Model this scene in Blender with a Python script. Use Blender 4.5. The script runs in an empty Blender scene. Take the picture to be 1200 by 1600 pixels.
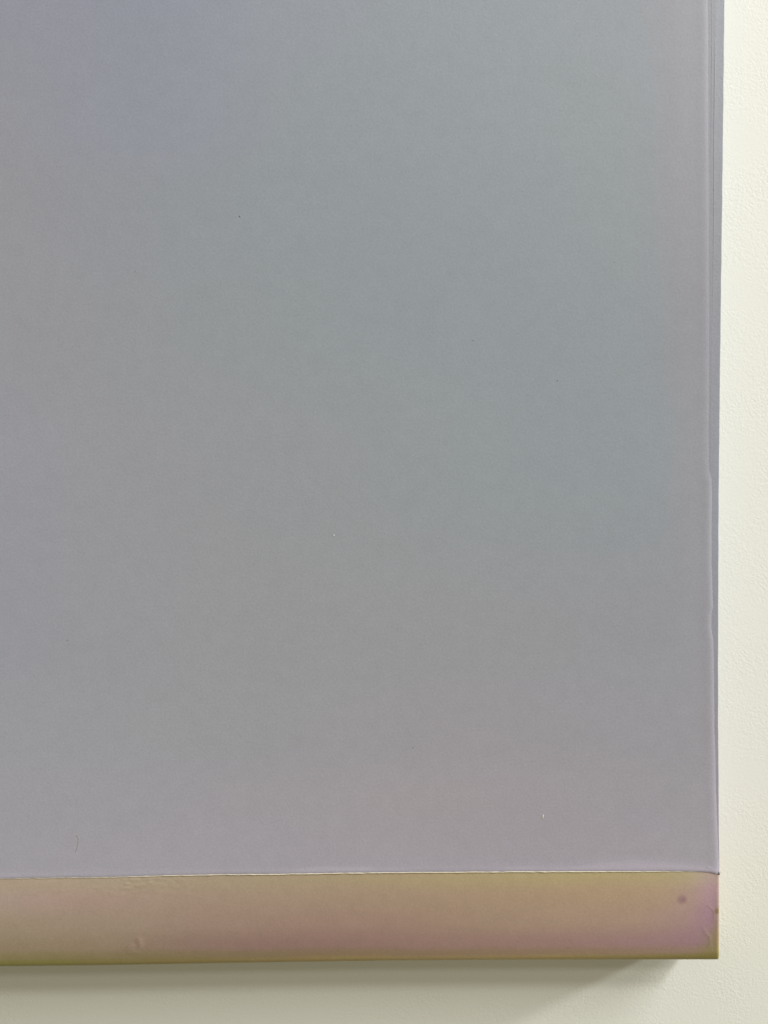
import bpy, math, random
import numpy as np
from mathutils import Vector, Matrix, noise as mnoise

random.seed(4)
rng = np.random.default_rng(4)
sc = bpy.context.scene
col = sc.collection

# ------------------------------------------------------------------ camera
D_CAM = 0.70                       # camera to wall, metres
F_PX = 1155.0                      # focal length in photograph pixels (1200 x 1600)
PITCH, ROLL = math.radians(1.9), math.radians(0.56)
CAM_Z = 1.35
right = np.array([1.0, 0, 0]); fwd = np.array([0, math.cos(PITCH), -math.sin(PITCH)])
up = np.array([0, math.sin(PITCH), math.cos(PITCH)])
right, up = (math.cos(ROLL) * right - math.sin(ROLL) * up,
             math.cos(ROLL) * up + math.sin(ROLL) * right)
cam_loc = np.array([0, -D_CAM, CAM_Z])
cd = bpy.data.cameras.new('camera')
cd.sensor_fit = 'VERTICAL'; cd.sensor_height = 36.0; cd.lens = 36.0 * F_PX / 1600.0
cd.clip_start = 0.01; cd.clip_end = 50
cam = bpy.data.objects.new('camera', cd); col.objects.link(cam)
m = Matrix.Identity(4)
for i in range(3):
    m[i][0], m[i][1], m[i][2], m[i][3] = right[i], up[i], -fwd[i], cam_loc[i]
cam.matrix_world = m
sc.camera = cam

def at(px, py, dep):
    """point of the plane lying dep metres in front of the wall seen at a photo pixel -> (X, Z)"""
    d = fwd + (px - 600) / F_PX * right + (800 - py) / F_PX * up
    t = (-dep - cam_loc[1]) / d[1]
    p = cam_loc + t * d
    return p[0], p[2]

# ------------------------------------------------------------------ light
w = bpy.data.worlds.new('World'); sc.world = w; w.use_nodes = True
bg = w.node_tree.nodes['Background']
bg.inputs[0].default_value = (*(1.03,.935,.67), 1); bg.inputs[1].default_value = 0.272
sc.view_settings.view_transform = 'Standard'; sc.view_settings.look = 'None'
sc.view_settings.exposure = 0; sc.view_settings.gamma = 1

DEP = 0.0588                       # front of the painting, metres off the wall
PX = (D_CAM - DEP) / F_PX          # one photograph pixel on the front of the painting
cX, cZ = at(1125, 1502, DEP)       # lower right corner

def lamp(name, dirv, dist, size, power, color):
    v = Vector((dirv[0], -dirv[2], dirv[1])).normalized() * dist
    ld = bpy.data.lights.new(name, 'AREA'); ld.shape = 'DISK'; ld.size = size
    ld.energy = power; ld.color = color
    o = bpy.data.objects.new(name, ld); col.objects.link(o)
    o.location = Vector((cX, 0, cZ)) + v
    o.rotation_euler = (-v).to_track_quat('-Z', 'Y').to_euler()
    return o
# (right, up, out of the wall)
lamp('lamp_right', (4.6, 2.36, 1.0), 9.5, .8, 600, (1, .99, .985))
lamp('lamp_upper', (0.85, 1.22, 1.0), 7.0, .7, 124, (1, .985, .94))
lamp('lamp_high', (0.55, 0.85, 1.0), 5.0, .42, 27, (1, .98, .92))
lamp('lamp_broad', (2.0, 2.3, 1.0), 7.5, 3.5, 445, (1, .99, .985))

# ------------------------------------------------------------------ node helpers
def s2l(c):
    return tuple(((v / 255) / 12.92 if v / 255 <= 0.04045 else ((v / 255 + 0.055) / 1.055) ** 2.4) for v in c)

class NT:
    def __init__(self, name):
        self.m = bpy.data.materials.new(name); self.m.use_nodes = True
        self.t = self.m.node_tree; self.b = self.t.nodes['Principled BSDF']
    def n(self, typ, **kw):
        x = self.t.nodes.new(typ)
        for k, v in kw.items(): setattr(x, k, v)
        return x
    def l(self, a, b): self.t.links.new(a, b)
    def math(self, op, a, b=None, c=None, clamp=False):
        x = self.n('ShaderNodeMath', operation=op, use_clamp=clamp)
        for i, v in enumerate((a, b, c)):
            if v is None: continue
            if isinstance(v, (int, float)): x.inputs[i].default_value = v
            else: self.l(v, x.inputs[i])
        return x.outputs[0]
    def noise(self, vec, scale, detail=2, rough=0.5, col=False):
        x = self.n('ShaderNodeTexNoise'); x.inputs['Scale'].default_value = scale
        x.inputs['Detail'].default_value = detail; x.inputs['Roughness'].default_value = rough
        self.l(vec, x.inputs['Vector'])
        return x.outputs['Color' if col else 'Fac']
    def mix(self, fac, a, b, blend='MIX'):
        x = self.n('ShaderNodeMix', data_type='RGBA', blend_type=blend)
        x.clamp_factor = True
        for s, v in ((x.inputs[0], fac), (x.inputs[6], a), (x.inputs[7], b)):
            if isinstance(v, (int, float)): s.default_value = v
            elif isinstance(v, tuple): s.default_value = (*v, 1)
            else: self.l(v, s)
        return x.outputs[2]
    def bump(self, h, strength, dist, prev=None):
        x = self.n('ShaderNodeBump'); x.inputs['Strength'].default_value = strength
        x.inputs['Distance'].default_value = dist; self.l(h, x.inputs['Height'])
        if prev is not None: self.l(prev, x.inputs['Normal'])
        return x.outputs['Normal']

# position on the painting as (a, b): millimetres-free units of 1/1200 of the picture's width,
# a to the right, b downwards, measured on the front of the painting
oX, oZ = at(0, 1502, DEP)
BASE = Vector((cX - 0.65, 0.0, cZ))          # painting's empty: foot of the painting, at the wall
def ab(px, py):
    x, z = at(px, py, DEP)
    return (x - cX) / PX + 1125, -(z - cZ) / PX + 1502

def band_b(py):
    t = min(1, max(0, (1503.4 - py) / 139))
    x, z = at(600, py, DEP - .0012 - .013 * (1 - t) ** 1.8)
    return -(z - cZ) / PX + 1502

def colour_field(nt, rows, warp=14.0, band=False, interp='B_SPLINE'):
    """paint colours, evened against lamp falloff, blended softly between rows of colour stops"""
    tc = nt.n('ShaderNodeTexCoord').outputs['Object']
    wn = nt.n('ShaderNodeVectorMath', operation='SUBTRACT')
    nt.l(nt.noise(tc, 9.0, 3, 0.55, col=True), wn.inputs[0]); wn.inputs[1].default_value = (.5, .5, .5)
    ws = nt.n('ShaderNodeVectorMath', operation='SCALE'); nt.l(wn.outputs[0], ws.inputs[0])
    ws.inputs['Scale'].default_value = warp * PX * 2
    wa = nt.n('ShaderNodeVectorMath', operation='ADD'); nt.l(tc, wa.inputs[0]); nt.l(ws.outputs[0], wa.inputs[1])
    sp = nt.n('ShaderNodeSeparateXYZ'); nt.l(wa.outputs[0], sp.inputs[0])
    lx, lz = cX - BASE.x, cZ - BASE.z
    a = nt.math('MULTIPLY_ADD', sp.outputs[0], 1 / PX, 1125 - lx / PX)
    b = nt.math('MULTIPLY_ADD', sp.outputs[2], -1 / PX, 1502 + lz / PX)
    fa = nt.math('DIVIDE', a, 1200.0, clamp=True)
    out = None; prev_b = None
    for py, stops in rows:
        r = nt.n('ShaderNodeValToRGB'); e = r.color_ramp.elements
        r.color_ramp.interpolation = interp
        while len(e) > 1: e.remove(e[0])
        for i, (px, c) in enumerate(stops):
            el = e[0] if i == 0 else e.new(1.0)
            el.position = min(1, max(0, ab(px, py)[0] / 1200)); el.color = (*c, 1)
        nt.l(fa, r.inputs[0])
        bb = band_b(py) if band else ab(600, py)[1]
        if out is None: out = r.outputs[0]
        else:
            mr = nt.n('ShaderNodeMapRange', interpolation_type='SMOOTHSTEP')
            nt.l(b, mr.inputs[0]); mr.inputs[1].default_value = prev_b; mr.inputs[2].default_value = bb
            out = nt.mix(mr.outputs[0], out, r.outputs[0])
        prev_b = bb
    return tc, a, b, out

GREY_ROWS = [  # greys lightened where less lamp light reaches, so the face evens out
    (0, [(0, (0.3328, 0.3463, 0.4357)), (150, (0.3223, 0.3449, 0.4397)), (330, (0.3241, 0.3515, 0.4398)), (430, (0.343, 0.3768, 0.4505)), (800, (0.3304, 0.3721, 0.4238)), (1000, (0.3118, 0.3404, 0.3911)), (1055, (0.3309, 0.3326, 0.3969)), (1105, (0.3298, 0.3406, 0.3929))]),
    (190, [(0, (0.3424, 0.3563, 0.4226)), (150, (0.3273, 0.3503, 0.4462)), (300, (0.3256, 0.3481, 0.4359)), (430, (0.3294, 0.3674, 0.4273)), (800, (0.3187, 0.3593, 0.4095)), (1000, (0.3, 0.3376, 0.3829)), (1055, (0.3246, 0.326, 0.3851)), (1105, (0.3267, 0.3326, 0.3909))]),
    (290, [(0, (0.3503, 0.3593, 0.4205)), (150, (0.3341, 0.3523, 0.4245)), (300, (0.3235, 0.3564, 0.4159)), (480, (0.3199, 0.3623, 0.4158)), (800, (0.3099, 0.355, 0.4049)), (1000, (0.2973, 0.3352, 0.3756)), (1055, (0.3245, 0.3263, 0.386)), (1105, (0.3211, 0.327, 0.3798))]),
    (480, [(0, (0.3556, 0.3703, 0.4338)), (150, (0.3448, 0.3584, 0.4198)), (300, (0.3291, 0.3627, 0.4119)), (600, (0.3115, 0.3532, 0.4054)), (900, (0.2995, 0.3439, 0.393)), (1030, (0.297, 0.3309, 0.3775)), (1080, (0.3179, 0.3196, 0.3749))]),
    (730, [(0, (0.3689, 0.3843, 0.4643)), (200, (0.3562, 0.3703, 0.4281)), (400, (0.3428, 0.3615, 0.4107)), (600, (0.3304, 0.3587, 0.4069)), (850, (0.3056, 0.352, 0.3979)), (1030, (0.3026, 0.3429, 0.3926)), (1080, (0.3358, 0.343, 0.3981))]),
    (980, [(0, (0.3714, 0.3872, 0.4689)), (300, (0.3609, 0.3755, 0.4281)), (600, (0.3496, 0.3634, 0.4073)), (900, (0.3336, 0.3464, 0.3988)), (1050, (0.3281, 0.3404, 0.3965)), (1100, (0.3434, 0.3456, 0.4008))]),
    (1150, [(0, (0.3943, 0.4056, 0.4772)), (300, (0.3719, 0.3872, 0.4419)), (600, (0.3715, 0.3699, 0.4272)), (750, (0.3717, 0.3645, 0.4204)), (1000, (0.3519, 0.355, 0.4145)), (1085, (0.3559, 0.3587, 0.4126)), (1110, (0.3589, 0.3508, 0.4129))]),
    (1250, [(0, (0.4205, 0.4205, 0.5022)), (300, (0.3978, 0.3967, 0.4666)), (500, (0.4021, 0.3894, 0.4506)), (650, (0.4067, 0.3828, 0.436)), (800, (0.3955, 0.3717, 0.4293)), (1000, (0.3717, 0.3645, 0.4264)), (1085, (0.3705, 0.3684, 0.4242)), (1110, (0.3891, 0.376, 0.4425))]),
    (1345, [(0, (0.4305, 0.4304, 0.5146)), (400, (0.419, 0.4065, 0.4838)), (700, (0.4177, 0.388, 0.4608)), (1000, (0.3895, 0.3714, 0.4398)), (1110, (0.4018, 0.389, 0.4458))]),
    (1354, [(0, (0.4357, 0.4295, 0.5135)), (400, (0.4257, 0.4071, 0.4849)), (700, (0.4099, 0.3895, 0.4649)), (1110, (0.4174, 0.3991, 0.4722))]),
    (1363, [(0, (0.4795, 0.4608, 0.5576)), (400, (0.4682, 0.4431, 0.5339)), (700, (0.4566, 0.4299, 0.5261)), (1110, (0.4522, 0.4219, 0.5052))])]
OCHRE_ROWS = [  # ochre to olive; rounded edge's shade and lamp falloff offset put into the colours
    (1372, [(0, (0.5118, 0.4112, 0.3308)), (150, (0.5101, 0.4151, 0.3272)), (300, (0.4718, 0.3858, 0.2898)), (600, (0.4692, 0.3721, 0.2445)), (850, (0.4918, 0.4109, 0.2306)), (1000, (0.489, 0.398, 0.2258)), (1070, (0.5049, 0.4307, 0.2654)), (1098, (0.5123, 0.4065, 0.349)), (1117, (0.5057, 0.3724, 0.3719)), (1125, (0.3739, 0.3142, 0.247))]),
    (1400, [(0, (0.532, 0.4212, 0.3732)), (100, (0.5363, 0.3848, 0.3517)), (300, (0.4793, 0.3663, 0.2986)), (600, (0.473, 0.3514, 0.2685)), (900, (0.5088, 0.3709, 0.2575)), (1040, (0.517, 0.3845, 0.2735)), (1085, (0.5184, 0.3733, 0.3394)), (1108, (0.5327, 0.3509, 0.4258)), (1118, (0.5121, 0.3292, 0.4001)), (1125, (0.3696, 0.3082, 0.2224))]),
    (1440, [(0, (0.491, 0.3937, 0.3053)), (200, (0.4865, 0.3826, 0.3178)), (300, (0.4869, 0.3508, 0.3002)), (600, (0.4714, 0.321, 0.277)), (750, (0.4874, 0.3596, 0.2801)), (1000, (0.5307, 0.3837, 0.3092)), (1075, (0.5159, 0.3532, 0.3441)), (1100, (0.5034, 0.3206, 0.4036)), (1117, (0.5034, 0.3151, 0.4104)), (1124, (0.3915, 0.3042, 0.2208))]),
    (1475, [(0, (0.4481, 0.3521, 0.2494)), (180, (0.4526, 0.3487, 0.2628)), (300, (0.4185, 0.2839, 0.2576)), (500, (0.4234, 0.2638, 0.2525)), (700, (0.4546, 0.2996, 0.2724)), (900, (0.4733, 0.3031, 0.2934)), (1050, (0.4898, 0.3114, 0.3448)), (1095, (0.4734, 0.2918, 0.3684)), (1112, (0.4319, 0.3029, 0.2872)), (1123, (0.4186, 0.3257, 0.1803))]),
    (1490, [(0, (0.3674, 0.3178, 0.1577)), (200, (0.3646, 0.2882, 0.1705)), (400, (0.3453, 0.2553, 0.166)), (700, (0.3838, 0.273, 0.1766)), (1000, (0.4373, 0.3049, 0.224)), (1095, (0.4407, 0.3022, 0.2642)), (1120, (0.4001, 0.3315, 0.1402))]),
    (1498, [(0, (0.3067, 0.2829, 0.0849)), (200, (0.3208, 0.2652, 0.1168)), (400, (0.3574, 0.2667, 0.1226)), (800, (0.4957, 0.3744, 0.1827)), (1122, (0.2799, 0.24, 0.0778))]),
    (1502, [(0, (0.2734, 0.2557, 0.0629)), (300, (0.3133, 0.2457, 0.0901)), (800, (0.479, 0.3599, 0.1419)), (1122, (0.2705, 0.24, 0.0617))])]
STRIP_ROWS = [  # edge greys, with the same lamp falloff offset in the colour
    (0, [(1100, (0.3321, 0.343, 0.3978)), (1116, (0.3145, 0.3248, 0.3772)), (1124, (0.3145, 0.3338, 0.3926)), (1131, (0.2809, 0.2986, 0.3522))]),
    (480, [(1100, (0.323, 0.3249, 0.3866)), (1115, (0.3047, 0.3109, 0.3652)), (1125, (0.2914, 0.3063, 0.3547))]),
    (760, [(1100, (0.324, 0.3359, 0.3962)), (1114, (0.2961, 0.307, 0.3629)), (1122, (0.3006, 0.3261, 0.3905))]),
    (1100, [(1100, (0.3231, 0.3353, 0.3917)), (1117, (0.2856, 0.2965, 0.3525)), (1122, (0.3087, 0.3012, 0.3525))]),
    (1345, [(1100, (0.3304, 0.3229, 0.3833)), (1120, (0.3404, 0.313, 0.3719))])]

def grain(nt, tc, colr, amt1=0.10, amt2=0.06):
    n1 = nt.noise(tc, 1 / (3.2 * PX), 3, 0.65)
    n2 = nt.noise(tc, 1 / (22 * PX), 2, 0.6)
    n3 = nt.noise(tc, 1 / (70 * PX), 3, 0.6)
    f = nt.math('MULTIPLY_ADD', n1, amt1, 1 - amt1 / 2 - amt2 / 2 - .02)
    f = nt.math('ADD', f, nt.math('MULTIPLY', n2, amt2))
    f = nt.math('ADD', f, nt.math('MULTIPLY', n3, .04))
    g = nt.n('ShaderNodeVectorMath', operation='SCALE'); nt.l(colr, g.inputs[0]); nt.l(f, g.inputs['Scale'])
    return g.outputs[0], n1, n2

def spot(nt, colr, a, b, px, py, rad, soft, c, fac=1.0):
    a0, b0 = ab(px, py)
    d = nt.math('SQRT', nt.math('ADD', nt.math('POWER', nt.math('SUBTRACT', a, a0), 2.0),
                                nt.math('POWER', nt.math('SUBTRACT', b, b0), 2.0)))
    mr = nt.n('ShaderNodeMapRange', interpolation_type='SMOOTHSTEP')
    nt.l(d, mr.inputs[0]); mr.inputs[1].default_value = rad - soft; mr.inputs[2].default_value = rad + soft
    mr.inputs[3].default_value = fac; mr.inputs[4].default_value = 0
    return nt.mix(mr.outputs[0], colr, c)

def paint_mat(name, rows, rough, spec, bumpd, uniform=False, spots=(), warp=14.0, amt=(0.34, 0.09), band=False):
    nt = NT(name)
    tc, a, b, c = colour_field(nt, rows, warp, band)
    for s in spots: c = spot(nt, c, a, b, *s)
    c, n1, n2 = grain(nt, tc, c, *amt)
    if uniform: nt.b.inputs['Base Color'].default_value = (.5, .5, .5, 1)
    else: nt.l(c, nt.b.inputs['Base Color'])
    nt.b.inputs['Roughness'].default_value = rough
    nt.b.inputs['Specular IOR Level'].default_value = spec
    wv = nt.n('ShaderNodeTexVoronoi'); wv.inputs['Scale'].default_value = 1 / (5 * PX); nt.l(tc, wv.inputs['Vector'])
    h = nt.math('ADD', n1, nt.math('MULTIPLY', wv.outputs['Distance'], .5))
    nm = nt.bump(h, 0.5, bumpd)
    nm = nt.bump(n2, 0.3, bumpd * 1.2, nm)
    nt.l(nm, nt.b.inputs['Normal'])
    return nt.m

def plain_mat(name, c, rough=.6, spec=.3):
    nt = NT(name)
    tc = nt.n('ShaderNodeTexCoord').outputs['Object']
    cc = nt.n('ShaderNodeRGB'); cc.outputs[0].default_value = (*c, 1)
    o, n1, n2 = grain(nt, tc, cc.outputs[0], .25, .25)
    nt.l(o, nt.b.inputs['Base Color']); nt.b.inputs['Roughness'].default_value = rough
    nt.b.inputs['Specular IOR Level'].default_value = spec
    nt.l(nt.bump(n1, .5, .0003), nt.b.inputs['Normal'])
    return nt.m

def wall_mat():
    nt = NT('wall_paint')
    tc = nt.n('ShaderNodeTexCoord').outputs['Object']
    n0 = nt.noise(tc, 7, 3, .6)
    c = nt.mix(n0, (.785,.80,.745), (.805,.82,.775))
    fine = nt.noise(tc, 1 / .0021, 3, .6)
    c = nt.mix(nt.math('MULTIPLY', fine, .5), c, (.86,.865,.82))
    nt.l(c, nt.b.inputs['Base Color'])
    nt.b.inputs['Roughness'].default_value = .62; nt.b.inputs['Specular IOR Level'].default_value = .25
    # roller stipple: small soft beads of unequal strength
    v = nt.n('ShaderNodeTexVoronoi', feature='SMOOTH_F1'); v.inputs['Scale'].default_value = 1 / .0026
    wn = nt.n('ShaderNodeVectorMath', operation='SCALE'); nt.l(nt.noise(tc, 1 / .006, 2, .5, col=True), wn.inputs[0])
    wn.inputs['Scale'].default_value = .006
    wa = nt.n('ShaderNodeVectorMath', operation='ADD'); nt.l(tc, wa.inputs[0]); nt.l(wn.outputs[0], wa.inputs[1])
    nt.l(wa.outputs[0], v.inputs['Vector'])
    st = nt.noise(tc, 1 / .045, 2, .5)
    st = nt.n('ShaderNodeMapRange'); nt.l(nt.noise(tc, 1 / .05, 2, .5), st.inputs[0])
    st.inputs[1].default_value = .35; st.inputs[2].default_value = .65; st.inputs[3].default_value = .25; st.inputs[4].default_value = 1
    h = nt.math('MULTIPLY', nt.math('SUBTRACT', fine, nt.math('MULTIPLY', v.outputs['Distance'], .6)), st.outputs[0])
    nm = nt.bump(h, 0.2, .0012)
    nt.l(nm, nt.b.inputs['Normal'])
    return nt.m

# ------------------------------------------------------------------ mesh helpers
def link(name, verts, faces, mat, parent=None, smooth=True):
    me = bpy.data.meshes.new(name); me.from_pydata([tuple(map(float, v)) for v in verts], [], faces); me.update()
    if smooth: me.polygons.foreach_set('use_smooth', [True] * len(me.polygons))
    me.materials.append(mat)
    o = bpy.data.objects.new(name, me); col.objects.link(o)
    if parent is not None:
        o.parent = parent
        me.transform(Matrix.Translation(-parent.location))
    return o

def sheet(P, back_dep, rim=0.0):
    """P[i][j] = (X, dep, Z) front grid; closes it with sides running back to back_dep"""
    ni, nj = P.shape[:2]
    V = [(p[0], -p[1], p[2]) for p in P.reshape(-1, 3)]
    F = [(i * nj + j, i * nj + j + 1, (i + 1) * nj + j + 1, (i + 1) * nj + j) for i in range(ni - 1) for j in range(nj - 1)]
    loop = [(0, j) for j in range(nj)] + [(i, nj - 1) for i in range(1, ni)] + \
           [(ni - 1, j) for j in range(nj - 2, -1, -1)] + [(i, 0) for i in range(ni - 2, 0, -1)]
    base = len(V)
    for i, j in loop:
        p = P[i, j]; V.append((p[0], -p[1], p[2]))
    b2 = len(V)
    for i, j in loop:
        p = P[i, j]; V.append((p[0], -back_dep, p[2]))
    n = len(loop)
    for k in range(n):
        k2 = (k + 1) % n
        F.append((base + k2, base + k, b2 + k, b2 + k2))
    F.append(tuple(b2 + k for k in range(n)))
    return V, F

def tube(path, rad, seg=8, flat=1.0):
    """rounded bead along a path of (X, dep, Z); flat < 1 squashes it towards the surface"""
    P = np.array(path); n = len(P); V = []; F = []
    for i in range(n):
        t = P[min(i + 1, n - 1)] - P[max(i - 1, 0)]; t = t / (np.linalg.norm(t) + 1e-12)
        o = np.array([0, 1.0, 0]); s = np.cross(t, o); s /= np.linalg.norm(s) + 1e-12
        r = rad[i] if hasattr(rad, '__len__') else rad
        for k in range(seg):
            a = 2 * math.pi * k / seg
            q = P[i] + r * (math.cos(a) * s + math.sin(a) * flat * o)
            V.append((q[0], -q[1], q[2]))
    for i in range(n - 1):
        for k in range(seg):
            k2 = (k + 1) % seg
            F.append((i * seg + k, i * seg + k2, (i + 1) * seg + k2, (i + 1) * seg + k))
    F.append(tuple(range(seg))[::-1]); F.append(tuple((n - 1) * seg + k for k in range(seg)))
    return V, F

def poly(pts, dep, along):
    """polyline through photo points, on the plane dep, as a function of Z ('z') or X ('x')"""
    q = np.array([at(x, y, dep) for x, y in pts])
    if along == 'z':
        q = q[np.argsort(q[:, 1])]; return lambda z: np.interp(z, q[:, 1], q[:, 0])
    q = q[np.argsort(q[:, 0])]; return lambda x: np.interp(x, q[:, 0], q[:, 1])

def wob(x, seed, scale, amp):
    return amp * mnoise.noise(Vector((x * scale, seed * 7.31, seed * 1.7)))

# ------------------------------------------------------------------ wall
WX, WZ = 3.2, 3.2
nx = 2
link('wall', [(-WX, 0, -1.2), (WX, 0, -1.2), (WX, 0, WZ), (-WX, 0, WZ),
              (-WX, .12, -1.2), (WX, .12, -1.2), (WX, .12, WZ), (-WX, .12, WZ)],
     [(0, 1, 2, 3), (5, 4, 7, 6), (4, 0, 3, 7), (1, 5, 6, 2), (3, 2, 6, 7), (4, 5, 1, 0)], wall_mat(), smooth=False)['kind'] = 'structure'

# ------------------------------------------------------------------ the painting
PW, PH = 1.30, 1.62
root = bpy.data.objects.new('painting', None); col.objects.link(root)
root.empty_display_size = .2; root.location = BASE
root['label'] = 'large soft grey abstract painting with ochre lower band on white textured wall'
root['category'] = 'painting'

xe = poly([(1133.3, 0), (1130.7, 240), (1126.4, 560), (1123.9, 800), (1123.2, 1000), (1123.2, 1120), (1124.2, 1280), (1125.2, 1360), (1125, 1502)], DEP, 'z')
xr = poly([(1106, 0), (1107, 240), (1108, 560), (1107.2, 715), (1108, 735), (1112.5, 752), (1112, 880), (1114, 935), (1114.5, 950), (1111.5, 958),
           (1112.3, 985), (1115, 1000), (1116.5, 1120), (1119, 1240), (1121.5, 1300), (1123.6, 1345), (1124, 1368)], DEP, 'z')
zs = poly([(0, 1373.2), (150, 1371.6), (300, 1367.6), (450, 1366), (600, 1364), (750, 1362.8), (900, 1362), (1060, 1362), (1090, 1362.6), (1110, 1363.6), (1123, 1366.5)], DEP, 'x')
RB = .013                                # how far the lower edge is drawn back by its rounding
zb = poly([(0, 1512.3), (150, 1510.8), (300, 1508.2), (450, 1505.6), (600, 1503.4), (750, 1502.2), (900, 1501.7), (1125, 1501.7)], DEP - RB, 'x')

XL = cX - PW; ZT = cZ + PH

def crease(X, Z, pts, width, h):
    q = [at(x, y, DEP - .004) for x, y in pts]
    best = 1e9; n = len(q) - 1
    best = np.full(X.shape, 1e9); tt = np.zeros(X.shape)
    for k in range(n):
        ax, az = q[k]; bx, bz = q[k + 1]; dx, dz = bx - ax, bz - az
        t = np.clip(((X - ax) * dx + (Z - az) * dz) / (dx * dx + dz * dz), 0, 1)
        d = np.hypot(X - ax - t * dx, Z - az - t * dz)
        mk = d < best; best = np.where(mk, d, best); tt = np.where(mk, (k + t) / n, tt)
    return h * np.exp(-(best / width) ** 2) * np.sin(np.pi * np.clip(tt * .9 + .05, 0, 1)) ** .6

# canvas: ochre underpainting, wraps the stretcher, visible along the bottom
cols = [XL + (cX - XL) * k / 60 for k in range(21)]
x0 = at(-60, 1440, DEP)[0]
cols = list(np.linspace(XL, x0, 16)[:-1]) + list(np.arange(x0, at(1080, 1440, DEP)[0], 4 * PX)) 
cols += list(np.arange(cols[-1] + 1.2 * PX, cX - 6 * PX, 1.2 * PX)) + list(cX - PX * np.array([5, 4, 3, 2.2, 1.5, 1, .6, .3, .1, 0]))
cols = np.array(cols) - cX               # offsets from the right edge
tr = np.concatenate([[0, .004, .009, .016, .025, .036, .05], np.linspace(.065, 1.0, 90), [1.03, 1.08]])
up_rows = np.linspace(.12, 1.0, 14)
P = np.zeros((len(tr) + len(up_rows), len(cols), 3))
for j, c in enumerate(cols):
    for i in range(P.shape[0]):
        xx = cX + c
        zbot, zsm = zb(xx), zs(xx)
        if i < len(tr): z = zbot + (zsm - zbot) * tr[i]; t = min(1, tr[i])
        else: z = zsm + .012 + (ZT - zsm - .012) * (up_rows[i - len(tr)] - .12) / .88; t = 1
        X = xx + (xe(z) - .0006 - cX if t >= 1 else xe(z) - cX) * max(0, 1 - abs(c) / .3)
        X += (RB * (1 - t) ** 1.8) * .45 * max(0, 1 - abs(c) / .3)
        e = abs(c) / PX; rr = 0
        if e < 5: rr = .0016 * (1 - math.sqrt(max(0, 1 - ((5 - e) / 5) ** 2)))
        rec = RB * (1 - t) ** 1.8
        eb = tr[i] * 139 if i < len(tr) else 99
        if eb < 7: rec += .0022 * (1 - math.sqrt(max(0, 1 - ((7 - eb) / 7) ** 2)))
        P[i, j] = (X, DEP - .0005 - rec - rr - (.0004 if i >= len(tr) else 0), z)
X, Z = P[..., 0], P[..., 2]
H = crease(X, Z, [(1104, 1411), (1108, 1416), (1114, 1421), (1116, 1432), (1115, 1440)], 2.2 * PX, .00012)
H += crease(X, Z, [(1099, 1450), (1105, 1461), (1111, 1467), (1113, 1476), (1112, 1487)], 2.4 * PX, .00014)
for a in [[(194, 1492), (199, 1484), (204, 1478)], [(198, 1496), (204, 1488), (208, 1480)], [(203, 1499), (208, 1492), (210, 1486)],
          [(213, 1464), (214, 1480), (212, 1496)], [(218, 1470), (219, 1488)]]:
    H += crease(X, Z, a, 1.5 * PX, .00036)
for k in range(70):                      # pimples in the paint under the seam at the left
    px, py = rng.normal(225, 30), 1372 + abs(rng.normal(0, 14))
    qx, qz = at(px, py, DEP); s = rng.uniform(1.2, 2.2) * PX
    H += .0002 * np.exp(-((X - qx) ** 2 + (Z - qz) ** 2) / s ** 2)
P[..., 1] += H
V, F = sheet(P, .004)
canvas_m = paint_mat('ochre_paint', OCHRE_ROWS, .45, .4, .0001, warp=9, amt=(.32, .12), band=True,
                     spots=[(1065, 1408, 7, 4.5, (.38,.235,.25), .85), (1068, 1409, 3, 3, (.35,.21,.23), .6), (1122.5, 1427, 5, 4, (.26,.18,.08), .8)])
link('canvas', V, F, canvas_m, root)

# strip of older paint along the right edge, wrapping round the side
zr = np.concatenate([np.arange(cZ + 141 * PX, at(0, -40, DEP)[1], 5 * PX), np.linspace(at(0, -38, DEP)[1], ZT, 8)])
ts = np.concatenate([np.linspace(0, .8, 26), np.concatenate([np.linspace(.83, .95, 5), [.965, .98, .99, .996, 1]])])
P = np.zeros((len(zr), len(ts), 3))
for i, z in enumerate(zr):
    a, b = xr(z) - 9 * PX, xe(z) + wob(z, 3, 60, .00025)
    for j, t in enumerate(ts):
        x = a + (b - a) * t
        e = (b - x) / PX; rr = 0
        if e < 1.2: rr = .0007 * (1 - math.sqrt(max(0, 1 - ((1.2 - e) / 1.2) ** 2)))
        P[i, j] = (x, DEP - .00035 - rr - .00030 * max(0, 1 - e / 14), z)
V, F = sheet(P, .004)
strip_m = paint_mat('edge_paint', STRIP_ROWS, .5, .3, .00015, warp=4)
link('edge_strip', V, F, strip_m, root)

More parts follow.
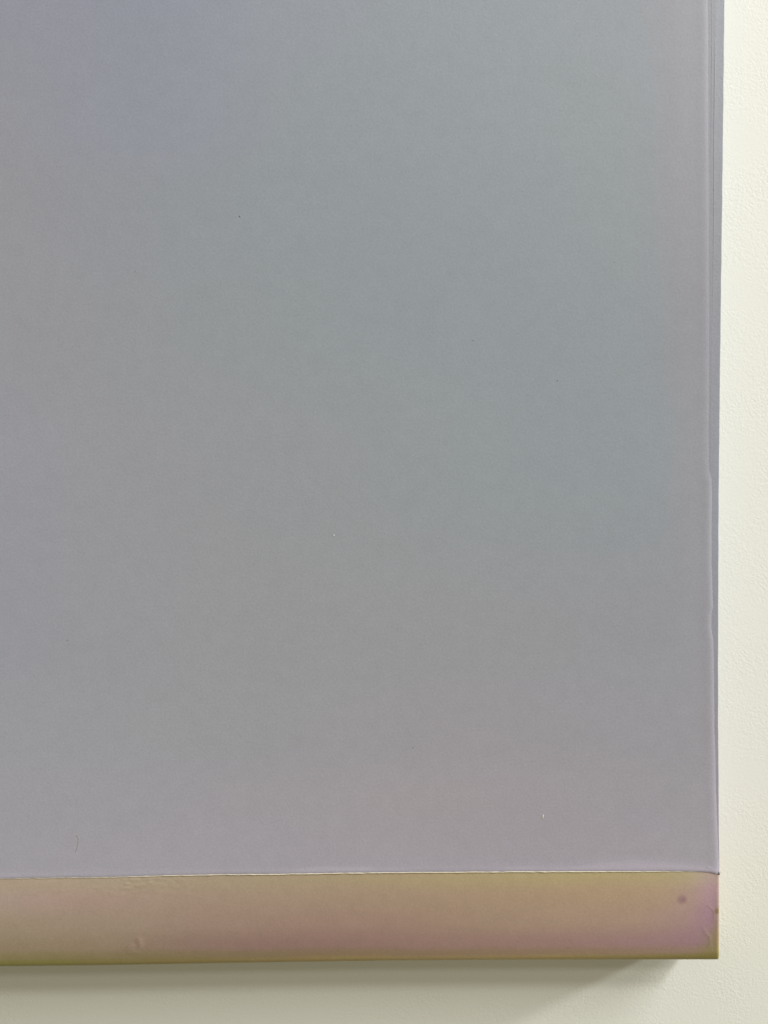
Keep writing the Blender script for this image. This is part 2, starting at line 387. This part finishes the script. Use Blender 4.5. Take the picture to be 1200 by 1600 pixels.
# grey paint layer: the skin that covers the front and ends in a soft lip
cc = np.concatenate([[0, .35, .8, 1.4, 2.1, 3, 4, 5.2, 6.5, 8, 10, 12.5, 15, 18, 22, 27, 34, 42, 52], np.arange(64, 1190, 14), np.linspace(1210, (cX - XL) / PX + 0, 14)])[::-1]
rr_ = np.concatenate([[0, .35, .8, 1.4, 2.1, 3, 4, 5.2, 6.5, 8, 10, 13, 17], np.arange(22, 1400, 5), np.linspace(1420, (ZT - cZ) / PX - 139, 14)])
P = np.zeros((len(rr_), len(cc), 3))
for i, r in enumerate(rr_):
    for j, c in enumerate(cc):
        x = cX - 2 * PX - c * PX
        z = zs(x) + r * PX
        z += wob(x, 1, 260, .00028) * max(0, 1 - r / 8) + wob(x, 2, 40, .0004) * max(0, 1 - r / 10)
        x = xr(z) - c * PX + (wob(z, 5, 300, .0002) + wob(z, 6, 70, .0003)) * max(0, 1 - c / 8)
        if j == 0: x = XL
        lip = 0
        k = float(np.interp(z, [at(1110, 760, DEP)[1], at(1110, 735, DEP)[1]], [1, .45]))
        if c < 7: lip -= .00042 * k * ((7 - c) / 7) ** 2.2
        if r < 4: lip -= .0004 * (1 - math.sqrt(max(0, 1 - ((4 - r) / 4) ** 2)))
        low = 1 if z < at(1110, 745, DEP)[1] else .55
        lip += .00012 * low * math.exp(-((c - 9) / 7) ** 2) + .00010 * math.exp(-((r - 5) / 4) ** 2)
        P[i, j] = (x, DEP + lip, z)
X, Z = P[..., 0], P[..., 2]
V, F = sheet(P, DEP - .0016)
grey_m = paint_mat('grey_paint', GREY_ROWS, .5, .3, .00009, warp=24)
link('grey_paint_layer', V, F, grey_m, root)

# thin bead where grey skin meets ochre, its highlight put into the cream colour
path = []; rad = []
for px in np.arange(-60, 1092, 3.0):
    x = at(px, 1365, DEP)[0]
    k = float(np.interp(px, [-60, 120, 330, 500, 900, 1030, 1092], [.5, .6, .95, 1.0, 1.0, .7, .3]))
    path.append((x, DEP - .00045, zs(x) - .1 * PX + wob(x, 1, 260, .00028) + wob(x, 2, 40, .0004)))
    rad.append(PX * k * (1.0 + .45 * mnoise.noise(Vector((px * .09, 3, 1)))))
V, F = tube(path, rad)
link('seam_bead', V, F, plain_mat('bead_highlight_paint', (.72,.66,.52), .45, .4), root)

ridge_m = strip_m
def ridge(pts, r, dep, mat=strip_m, name='paint_ridge'):
    q = [at(x, y, dep) for x, y in pts]
    n = 120; t = np.linspace(0, len(q) - 1, n)
    xs = np.interp(t, range(len(q)), [a[0] for a in q]); zz = np.interp(t, range(len(q)), [a[1] for a in q])
    V, F = tube([(x + wob(z, 8, 120, .0001), dep, z) for x, z in zip(xs, zz)],
                [r * PX * (.05 + .95 * math.sin(math.pi * (k / (n - 1))) ** .6) for k in range(n)])
    return link(name, V, F, mat, root)
ridge([(1117.8, -120), (1117.5, 60), (1116.6, 120), (1116, 180), (1115.6, 300), (1114, 470), (1112.5, 600)], .6, DEP - .00052)
ridge([(1112.2, -120), (1112, 60), (1111.4, 200), (1111, 330)], .5, DEP - .0005)

# blob and flaps of skin at the lower right corner
def blob(name, px, py, rx, rz, ry, dep, mat, rot=0.0):
    x, z = at(px, py, dep); V = []; F = []; a, b = 7, 12
    for i in range(a + 1):
        th = math.pi * i / a
        for k in range(b):
            ph = 2 * math.pi * k / b
            u = math.sin(th) * math.cos(ph) * rx; v = math.sin(th) * math.sin(ph) * rz
            f = 1 + .18 * mnoise.noise(Vector((math.cos(ph) * 1.5 + px, math.sin(ph) * 1.5, th)))
            u, v = u * f, v * f
            V.append((x + (u * math.cos(rot) - v * math.sin(rot)) * PX, -(dep + math.cos(th) * ry * PX), z + (u * math.sin(rot) + v * math.cos(rot)) * PX))
    for i in range(a):
        for k in range(b):
            k2 = (k + 1) % b
            F.append((i * b + k, (i + 1) * b + k, (i + 1) * b + k2, i * b + k2))
    return link(name, V, F, mat, root)
blob('corner_blob', 1122.8, 1363, 2.7, 4.2, 2.6, DEP - .0012, plain_mat('lilac_paint', (.36,.31,.34), .5, .35), .15)
blob('paint_flap', 1108, 1355.5, 5, 1.2, .5, DEP - .00005, grey_m, -.3)
blob('paint_flap', 1120, 1350, 2.2, 8, .7, DEP - .0004, grey_m, .05)

crease_m = plain_mat('crease_highlight_paint', (.50,.40,.41), .5, .35)  # paler than the band: the creases' bright lit edge is put into this colour
for pts in ([(1104, 1411), (1108, 1415.5), (1113, 1420), (1115.5, 1428), (1116, 1438)],
            [(1098, 1449), (1104, 1460), (1109.5, 1466), (1112, 1475), (1112.5, 1487)]):
    q = []
    for x, y in pts:
        t_ = (1502 - y) / 139
        dep = DEP - .0005 - RB * (1 - t_) ** 1.8
        q.append((*at(x, y, dep), dep))
    q = np.array(q); k = np.linspace(0, len(q) - 1, 40)
    q = np.stack([np.interp(k, range(len(q)), q[:, i]) for i in range(3)], 1)
    r = [PX * .95 * (.1 + .9 * math.sin(math.pi * i / 39) ** .7) * (1 + .3 * mnoise.noise(Vector((i * .35, 2, 5)))) for i in range(40)]
    V, F = tube([(a[0], a[2] + .00012, a[1]) for a in q], r, 8, .35)
    link('paint_crease', V, F, crease_m, root)

# small things caught in the paint
fib = [at(x, y, DEP) for x, y in [(119.5, 1306.5), (122, 1307), (123.2, 1309), (122.8, 1314), (122, 1322), (119.5, 1328), (117.5, 1331)]]
V, F = tube([(x, DEP + .0001, z) for x, z in fib], [PX * k for k in (.2, .32, .4, .36, .36, .3, .15)], 6, .5)
link('fibre', V, F, plain_mat('grey_fibre', (.37,.355,.355)), root)
white_m = plain_mat('white_fleck', (.72, .72, .70)); dark_m = plain_mat('dark_fleck', (.25, .26, .27))
blob('white_speck', 521.5, 836.5, 1.3, .9, .5, DEP, white_m, -.5)
blob('white_speck', 848.2, 1276, .85, 3.2, .5, DEP, white_m, -.15)
for px, py, r in [(375, 338, 1.8), (871.5, 594.5, 1.3), (740, 532, 1.0), (106, 1000, 1.1), (646, 1168, .9), (960, 410, .8), (212, 424, .8)]:
    blob('dark_speck', px, py, r, r * .8, .5, DEP, dark_m)
